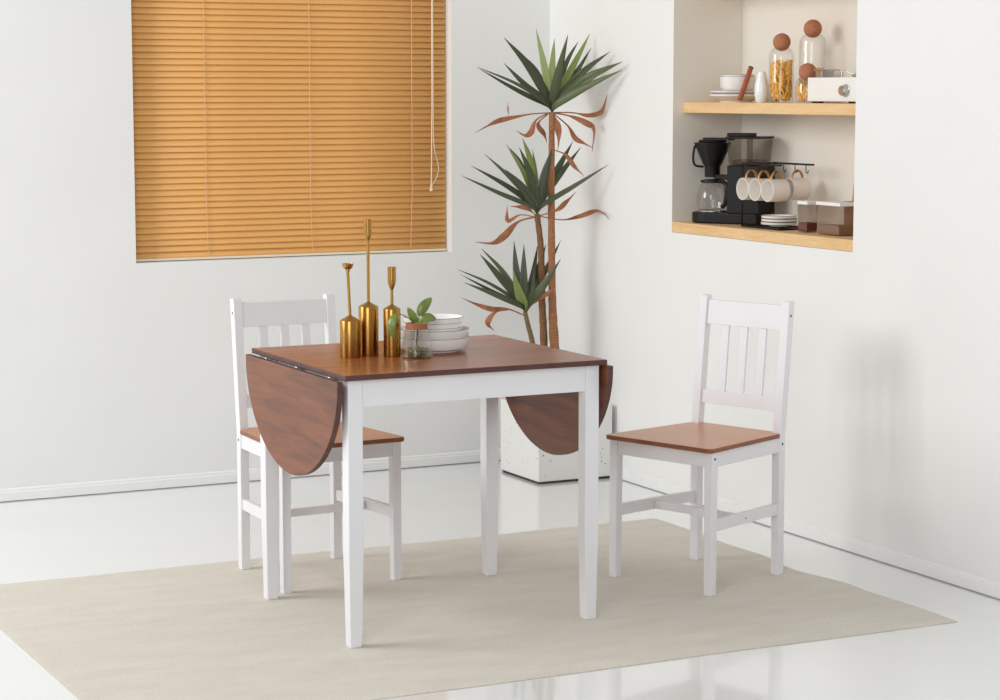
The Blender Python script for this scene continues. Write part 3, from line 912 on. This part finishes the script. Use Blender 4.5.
for key in ('tall', 'mid', 'low'):
    pts = [o3(p) for p in TRUNK[key]] + [o3(ends[key])]
    path = smooth_path(pts, 8)
    rr = radii[key]
    rs = []
    for i in range(len(path)):
        u = i / (len(path) - 1) * (len(rr) - 1)
        k = min(int(u), len(rr) - 2)
        rs.append((rr[k] + (rr[k + 1] - rr[k]) * (u - k)) * (1 + 0.06 * math.sin(i * 2.3)))
    b = new_bm(); tube(b, path, rs, 14)
    tr = obj('trunk', b, {'low': M['bark_green'], 'mid': M['bark_mid'], 'tall': M['bark_red']}[key], pl)
    b = new_bm()
    for li, (w_, p) in enumerate(GREEN[key]):
        nf = len(b.faces)
        pts = [o3(q) for q in p]
        path = smooth_path(pts, 6)
        nn = (Vector((-0.46, -0.87, 0.15)) + Vector((random.uniform(-0.5, 0.5), random.uniform(-0.2, 0.2), random.uniform(-0.1, 0.5)))).normalized()
        leaf_blade(b, path, w_ * 1.04, nn, random.uniform(0.25, 0.5), lance)
        if li in LIGHT[key]:
            b.faces.ensure_lookup_table()
            for f in b.faces[nf:]:
                f.material_index = 1
    obj('foliage', b, [M['dracaena'], M['dracaena_young']], tr, solid=0.0008)
    b = new_bm()
    for w_, p in DEAD[key]:
        path = smooth_path([o3(q) for q in p], 5)
        nn = (Vector((-0.46, -0.87, 0.1)) + Vector((random.uniform(-0.4, 0.4), 0, random.uniform(-0.4, 0.4)))).normalized()
        leaf_blade(b, path, w_ * 1.03, nn, random.uniform(-0.4, 0.5), dry)
    obj('dried_leaves', b, M['dead'], tr, solid=0.0008)

# ================================================================ shelves in the niche
SZ0 = 1.0265
b = new_bm(); box(b, XR + 0.0005, AX - 0.0005, AY0 + 0.0005, AY1 - 0.0005, 0.9875, SZ0)
tag(obj('wooden_shelf', b, M['shelf_wood'], bevel=0.002), 'thick pale pine shelf at the bottom of the wall niche, under the coffee maker', 'shelf', 'pine shelves in the niche')
SZ1 = 1.4690
for z0, z1, lb in ((1.430, SZ1, 'pale pine shelf across the middle of the wall niche, under the pasta jars'),
                   (1.885, 1.924, 'pale pine shelf at the top of the wall niche, above the pasta jars')):
    b = new_bm(); box(b, 2.040, AX - 0.0005, AY0 + 0.0005, AY1 - 0.0005, z0, z1)
    tag(obj('wooden_shelf', b, M['shelf_wood'], bevel=0.002), lb, 'shelf', 'pine shelves in the niche')

# ---------------- upper shelf
G = 'white dishes on the upper shelf'
bowl_obj('plate', 'shallow white dish lying lowest at the left end of the upper shelf', 2.160, 1.457, SZ1, 0.098, 0.0290, 0.060, G, 'plate', False, 0.3, 'ceramic', 0.8)
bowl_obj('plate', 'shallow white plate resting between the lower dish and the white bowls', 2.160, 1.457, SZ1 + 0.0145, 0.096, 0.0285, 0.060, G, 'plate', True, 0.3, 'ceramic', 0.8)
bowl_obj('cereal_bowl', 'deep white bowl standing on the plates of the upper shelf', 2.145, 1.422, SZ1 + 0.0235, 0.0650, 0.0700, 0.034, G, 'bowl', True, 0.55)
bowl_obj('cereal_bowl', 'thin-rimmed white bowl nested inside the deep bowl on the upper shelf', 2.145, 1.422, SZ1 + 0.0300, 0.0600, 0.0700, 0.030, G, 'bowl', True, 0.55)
st = thing('wooden_stick', 'reddish wooden handle leaning against the white bowls on the upper shelf', 'utensil', (2.096, 1.330, SZ1))
p0, p1 = Vector((0.0, 0, 0.010)), Vector((0.052, 0.012, 0.122))
b = new_bm(); tube(b, [p0, p0.lerp(p1, 0.5), p1], 0.0092, 16)
obj('handle', b, M['red_wood'], st, 0.001)
dirv = (p1 - p0).normalized()
b = new_bm(); tube(b, [p1, p1 + dirv * 0.006], 0.0095, 16)
obj('end_cap', b, M['dark_cap'], st, 0.001)
b = new_bm()
lathe(b, [(0, 0), (0.017, 0), (0.022, 0.006), (0.0250, 0.030), (0.0245, 0.060), (0.0190, 0.088), (0.0145, 0.104), (0.0150, 0.108), (0.0125, 0.108), (0.012, 0.100), (0, 0.095)], 32)
tag(obj('bud_vase', b, M['ceramic'], loc=(2.080, 1.166, SZ1)), 'small plain white ceramic vase between the dishes and pasta jars', 'vase')

def pasta_pile(bm, r, h, n, rnd):
    """many short tubes packed inside a cylinder"""
    for i in range(n):
        a = rnd.uniform(0, 2 * PI)
        q = (r - 0.0065) * math.sqrt(rnd.uniform(0.25, 1))
        z = rnd.uniform(0.006, h - 0.012)
        tl = rnd.uniform(-0.55, 0.55)
        L = rnd.uniform(0.020, 0.036)
        tang = Vector((-math.sin(a), math.cos(a), 0)) * math.sin(tl) + Vector((0, 0, 1)) * math.cos(tl)
        c0 = Vector((q * math.cos(a), q * math.sin(a), z + 0.006))
        A, B = c0 - tang * L * 0.5, c0 + tang * L * 0.5
        for P_ in (A, B):
            rr = math.hypot(P_.x, P_.y)
            if rr > r - 0.005:
                P_.x *= (r - 0.005) / rr; P_.y *= (r - 0.005) / rr
            P_.z = min(max(P_.z, 0.0075), h + 0.003)
        tube(bm, [A, B], 0.0032, 7)
def pasta_jar(label, x, y, r, zs, ztop, rb, fill, n):
    """r body radius, zs shoulder start, ztop height of the ball's centre"""
    j = thing('pasta_jar', label, 'jar', (x, y, SZ1), 0, 'glass jars with ball stoppers')
    b = new_bm()
    nk = rb * 0.72
    zn = ztop - rb * 0.62
    prof = [(0, 0), (r - 0.003, 0), (r, 0.003), (r, zs)]
    for k in range(1, 7):
        a = PI / 2 * k / 6
        prof.append((nk + (r - nk) * math.cos(a), zs + (zn - zs) * math.sin(a)))
    inner = [(max(0, p - 0.0018), q) for p, q in prof[::-1]]
    inner = inner[:-2] + [(r - 0.004, 0.005), (0, 0.004)]
    inner = [(p, q) if q > 0.004 else (p, 0.004) for p, q in inner]
    lathe(b, prof + inner, 40)
    obj('glass_body', b, M['glass'], j)
    b = new_bm()
    pr = [(rb * math.sin(PI * k / 14), ztop - rb * math.cos(PI * k / 14)) for k in range(15)]
    lathe(b, pr, 28)
    obj('ball_stopper', b, M['cork'], j)
    if fill:
        b = new_bm()
        pasta_pile(b, r - 0.0015, fill, n, random.Random(int(x * 1000 + y * 100)))
        o = obj('pasta', b, M['pasta'], j)
        o['kind'] = 'stuff'
    return j
pasta_jar('cork-balled glass jar filled with yellow pasta tubes, nearest the white vase', 2.120, 1.103, 0.0450, 0.158, 0.2110, 0.0312, 0.146, 330)
pasta_jar('tallest glass jar with a cork ball, mostly clear, behind the white stove', 2.200, 1.031, 0.0470, 0.205, 0.2570, 0.0318, 0.118, 270)
pasta_jar('short glass jar with a cork ball, part hidden beside the white stove', 2.100, 0.913, 0.0430, 0.056, 0.1060, 0.0305, 0.062, 120)

g = thing('camping_stove', 'white portable gas stove with a steel knob at the right of the upper shelf', 'stove', (2.15, 0.703, SZ1))
b = new_bm(); box(b, -0.09, 0.09, -0.152, 0.152, 0.006, 0.0865)
obj('stove_body', b, M['enamel'], g, 0.003)
for sx in (-1, 1):
    for sy in (-1, 1):
        b = new_bm(); box(b, sx * 0.075 - 0.01, sx * 0.075 + 0.01, sy * 0.11 - 0.02, sy * 0.11 + 0.02, 0.0, 0.006)
        obj('foot', b, M['black'], g)
b = new_bm()
mt = Matrix.Translation((-0.0895, -0.072, 0.0425)) @ Matrix.Rotation(-PI / 2, 4, 'Y')
lathe(b, [(0.0215, 0), (0.0215, 0.003), (0.0180, 0.004), (0.0165, 0.020), (0.0150, 0.0215), (0, 0.0215)], 28, mat=mt)
kn = obj('control_knob', b, M['steel'], g)
b = new_bm()
for a in range(4):
    an = PI / 4 + a * PI / 2
    cx_, cy_ = 0.01, -0.022
    ux, uy = math.cos(an), math.sin(an)
    tube(b, [(cx_ + ux * 0.068, cy_ + uy * 0.068, 0.086), (cx_ + ux * 0.068, cy_ + uy * 0.068, 0.106), (cx_ + ux * 0.052, cy_ + uy * 0.052, 0.108), (cx_ + ux * 0.042, cy_ + uy * 0.042, 0.100), (cx_ + ux * 0.02, cy_ + uy * 0.02, 0.100)], 0.0028, 8)
tube(b, [(cx_ + 0.03 * math.cos(i * PI / 8), cy_ + 0.03 * math.sin(i * PI / 8), 0.092) for i in range(16)], 0.005, 8, closed=True)
obj('pan_support', b, M['steel'], g)
b = new_bm()
box(b, -0.060, -0.010, 0.110, 0.148, 0.0865, 0.110)
box(b, -0.070, -0.035, 0.040, 0.148, 0.110, 0.1135)
obj('steel_bracket', b, M['steel'], g, 0.001)

# ---------------- lower shelf: coffee maker
cm = thing('coffee_maker', 'black drip coffee maker with a glass jug on the lower shelf', 'coffee maker', (2.101, 1.518, SZ0), math.radians(35))
def stadium(x0, x1, y0, y1, r, n=8):
    pts = []
    for cx_, cy_, a0 in ((x0 + r, y0 + 0.012, PI), (x1 - r, y0 + 0.012, 1.5 * PI)):
        pass
    pts += [(x0 + 0.012, y0), (x1 - 0.012, y0), (x1, y0 + 0.012)]
    for k in range(n + 1):
        a = PI * k / n
        pts.append(((x0 + x1) / 2 + (x1 - x0) / 2 * math.cos(a), y1 - (x1 - x0) / 2 + (x1 - x0) / 2 * math.sin(a)))
    pts.append((x0, y0 + 0.012))
    return pts
b = new_bm(); prism(b, stadium(-0.073, 0.073, -0.215, 0.073, 0.07), lambda u, v, w_: (u, v, w_), 0.001, 0.040)
obj('base', b, M['black'], cm, 0.005, 3)
b = new_bm(); lathe(b, [(0, 0.042), (0.056, 0.042), (0.056, 0.0455), (0.052, 0.0465), (0, 0.0465)], 32)
obj('hot_plate', b, M['steel'], cm)
jug = None
b = new_bm()
outer = [(0.045, 0.0475), (0.054, 0.052), (0.0585, 0.075), (0.0575, 0.100), (0.050, 0.128), (0.040, 0.143), (0.038, 0.147)]
lathe(b, [(0, 0.0475)] + outer + [(r - 0.002, z) for r, z in outer[::-1]] + [(0, 0.050)], 40)
jug = obj('glass_jug', b, M['glass'], cm)
b = new_bm()
lathe(b, [(0, 0.148), (0.042, 0.148), (0.044, 0.151), (0.043, 0.157), (0.020, 0.160), (0, 0.160)], 32)
obj('jug_lid', b, M['black'], jug)
b = new_bm()
hp_ = smooth_path([Vector(p) for p in ((-0.020, -0.036, 0.152), (-0.035, -0.058, 0.152), (-0.045, -0.073, 0.140), (-0.047, -0.078, 0.110), (-0.043, -0.070, 0.075), (-0.036, -0.054, 0.058))], 5)
prev = None
for p in hp_:
    i = hp_.index(p)
    tg = (hp_[min(i + 1, len(hp_) - 1)] - hp_[max(i - 1, 0)]).normalized()
    nx_ = Vector((1, 0, 0)); s_ = tg.cross(nx_).normalized()
    cur = [b.verts.new(p + nx_ * a * 0.010 + s_ * c_ * 0.006) for a, c_ in ((-1, -1), (1, -1), (1, 1), (-1, 1))]
    if prev:
        for k in range(4):
            b.faces.new([prev[k], prev[(k + 1) % 4], cur[(k + 1) % 4], cur[k]])
    else:
        b.faces.new(cur)
    prev = cur
b.faces.new(prev)
obj('jug_handle', b, M['black'], jug, 0.002)
b = new_bm()
lathe(b, [(0, 0.168), (0.028, 0.168), (0.029, 0.206), (0.036, 0.218), (0.067, 0.289), (0.069, 0.295), (0.065, 0.295), (0, 0.290)], 36)
fn_ = obj('filter_funnel', b, M['black'], cm)
b = new_bm()
tube(b, smooth_path([(-0.030, 0.045, 0.284), (-0.040, 0.054, 0.280), (-0.045, 0.058, 0.240), (-0.040, 0.052, 0.212), (-0.022, 0.026, 0.206)], 5), 0.0042, 10)
obj('funnel_handle', b, M['black'], fn_)
b = new_bm()
box(b, -0.025, 0.025, -0.078, 0.030, 0.303, 0.313)
lathe(b, [(0, 0.2955), (0.050, 0.2955), (0.054, 0.299), (0.050, 0.305), (0, 0.306)], 28)
obj('funnel_lid', b, M['black'], cm, 0.002)
b = new_bm(); box(b, -0.068, 0.072, -0.213, -0.085, 0.038, 0.214)
obj('tower', b, M['black'], cm, 0.004)
b = new_bm(); box(b, -0.020, 0.020, -0.090, -0.015, 0.160, 0.178)
obj('spout_arm', b, M['black'], cm, 0.003)
# smoky water tank, open box of thin walls
b = new_bm()
def tapered(bm, s0, s1, z0, z1, cx_, cy_, hx, hy):
    hexa(bm, [(cx_ - hx * s0, cy_ - hy * s0, z0), (cx_ + hx * s0, cy_ - hy * s0, z0), (cx_ + hx * s0, cy_ + hy * s0, z0), (cx_ - hx * s0, cy_ + hy * s0, z0)],
         [(cx_ - hx * s1, cy_ - hy * s1, z1), (cx_ + hx * s1, cy_ - hy * s1, z1), (cx_ + hx * s1, cy_ + hy * s1, z1), (cx_ - hx * s1, cy_ + hy * s1, z1)])
tapered(b, 0.9, 1.0, 0.2145, 0.311, 0.0, -0.147, 0.070, 0.064)
tank = obj('water_tank', b, M['smoke_glass'], cm, 0.006, 3)
b = new_bm(); box(b, -0.073, 0.073, -0.214, -0.080, 0.311, 0.319)
box(b, -0.035, 0.035, -0.160, -0.070, 0.319, 0.331)
obj('tank_lid', b, M['black'], tank, 0.002)
b = new_bm(); tube(b, [(0.0, -0.147, 0.216), (0.0, -0.147, 0.310)], 0.011, 14)
box(b, -0.052, 0.052, -0.196, -0.100, 0.2155, 0.234)
obj('tank_pipe', b, M['smoke_glass'], tank)

# ---------------- mug rack
r_ = thing('mug_rack', 'black wire mug rack standing in front of the coffee maker', 'rack', (2.125, 1.120, SZ0))
b = new_bm()
xa, xb, ya, yb = -0.067, 0.068, -0.112, 0.128
tube(b, [(xa, yb, 0.004), (xa, ya, 0.004), (xb, ya, 0.004), (xb, yb, 0.004)], 0.0036, 8, closed=True)
box(b, xa, xb, ya, yb, 0.0008, 0.0035)
obj('base_tray', b, M['black_metal'], r_)
for x in (xa, xb):
    b = new_bm(); tube(b, [(x, yb, 0.004), (x, yb, 0.226)], 0.0034, 8)
    obj('upright', b, M['black_metal'], r_)
b = new_bm(); tube(b, [(xa, yb, 0.2265), (xb, yb, 0.2265)], 0.003, 8)
obj('cross_bar', b, M['black_metal'], r_)
ZM = 0.1385
rm = 0.0392
mug_spots = [(xa, 0.080, 'white mug with a tan handle hanging at the left end of the rack'),
             (xa, 0.000, 'white mug with a tan handle hanging in the middle of the front row'),
             (xa, -0.080, 'white mug with a tan handle hanging nearest, at the right of the front row'),
             (xb, -0.010, 'white mug with a tan handle hanging alone on the back arm of the rack')]
for x, ys in ((xa, (0.080, 0.000, -0.080)), (xb, (0.062, -0.010, -0.078))):
    b = new_bm(); box(b, x - 0.006, x + 0.006, ya - 0.003, yb, 0.2235, 0.230)
    arm = obj('top_arm', b, M['black_metal'], r_, 0.001)
    for y in ys:
        b = new_bm()
        tube(b, smooth_path([(x, y + 0.006, 0.224), (x, y + 0.006, 0.203), (x, y, 0.196), (x, y - 0.007, 0.201), (x, y - 0.008, 0.207)], 4), 0.0016, 8)
        obj('hook', b, M['black_metal'], arm)
first = None
for x, y, lb in mug_spots:
    loc = (2.125 + x + 0.006, 1.120 + y, SZ0 + ZM)
    if first is None:
        mug = thing('mug', lb, 'mug', loc, 0, 'white mugs hanging on the rack')
        b = new_bm()
        mt = Matrix.Rotation(-PI / 2, 4, 'Y')      # opening faces -x
        lathe(b, [(0, -0.038), (rm - 0.008, -0.038), (rm - 0.002, -0.034), (rm, -0.026), (rm, 0.037), (rm - 0.0015, 0.038), (rm - 0.003, 0.037), (rm - 0.003, -0.026), (rm - 0.008, -0.033), (0, -0.034)], 40, mat=mt)
        obj('mug_body', b, M['cream'], mug)
        b = new_bm()
        pts = [(0.022 * math.cos(a), 0, rm - 0.004 + 0.030 * math.sin(a)) for a in [PI * k / 14 for k in range(15)]]
        tube(b, pts, 0.0042, 10)
        obj('handle', b, M['gold'], mug)
        first = mug
    else:
        mug = copy_tree(first)
        mug.location = loc
        mug['label'] = lb
for k, lb in enumerate(('lowest cream saucer in the small pile on the mug rack', 'middle cream saucer of the pile on the mug rack', 'topmost cream saucer of the pile on the mug rack')):
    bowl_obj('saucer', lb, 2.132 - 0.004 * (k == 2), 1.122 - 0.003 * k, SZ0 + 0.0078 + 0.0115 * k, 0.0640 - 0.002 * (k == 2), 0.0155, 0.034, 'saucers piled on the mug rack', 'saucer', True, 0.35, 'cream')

# ---------------- containers
def container(label, x0, x1, y0, y1, h, fill, mat, rot=0.0):
    cx_, cy_ = (x0 + x1) / 2, (y0 + y1) / 2
    o = thing('storage_container', label, 'container', (cx_, cy_, SZ0), rot, 'clear containers with white lids')
    hx, hy = (x1 - x0) / 2, (y1 - y0) / 2
    b = new_bm()
    for s_, q0, q1 in ((0.0, 0.0005, 0.0), ):
        tapered(b, 0.93, 1.0, 0.0005, h - 0.012, 0, 0, hx, hy)
        tapered(b, 0.88, 0.95, 0.0025, h - 0.012, 0, 0, hx, hy)
    obj('clear_box', b, M['clear_box'], o, 0.003)
    b = new_bm(); tapered(b, 1.03, 1.0, h - 0.012, h, 0, 0, hx, hy)
    obj('lid', b, M['lid'], o, 0.002)
    b = new_bm(); tapered(b, 0.86, 0.875, 0.003, fill, 0, 0, hx, hy)
    f = obj('contents', b, mat, o, 0.002); f['kind'] = 'stuff'
    return o
container('clear container with red beans and a white lid beside the saucers', 2.072, 2.120, 0.862, 0.922, 0.108, 0.034, M['beans'])
container('clear container with brown grain and a white lid at the shelf end', 2.060, 2.130, 0.655, 0.793, 0.112, 0.034, M['grain'])
o = thing('wooden_canister', 'orange-brown wooden canister behind the grain container', 'canister', (2.185, 0.690, SZ0))
b = new_bm(); box(b, -0.04, 0.04, -0.06, 0.062, 0.0005, 0.100)
obj('canister_body', b, M['box_wood'], o, 0.003)
b = new_bm(); box(b, -0.042, 0.042, -0.062, 0.064, 0.100, 0.112)
obj('lid', b, M['red_wood'], o, 0.002)
b = new_bm()
mt = Matrix.Translation((2.262, 0.845, SZ0 + 0.001)) @ Matrix.Rotation(math.radians(6), 4, 'Y')
pts = [(-0.09, 0.0), (0.024, 0.0), (0.030, 0.006), (0.030, 0.17), (0.018, 0.195), (-0.008, 0.205), (-0.012, 0.245), (-0.03, 0.252), (-0.048, 0.245), (-0.052, 0.205), (-0.078, 0.195), (-0.09, 0.17)]
prism(b, pts, lambda u, v, w_: mt @ Vector((w_, u, v)), -0.006, 0.006)
tag(obj('cutting_board', b, M['box_wood'], bevel=0.002), 'orange wooden cutting board leaning on the back of the niche', 'cutting board')
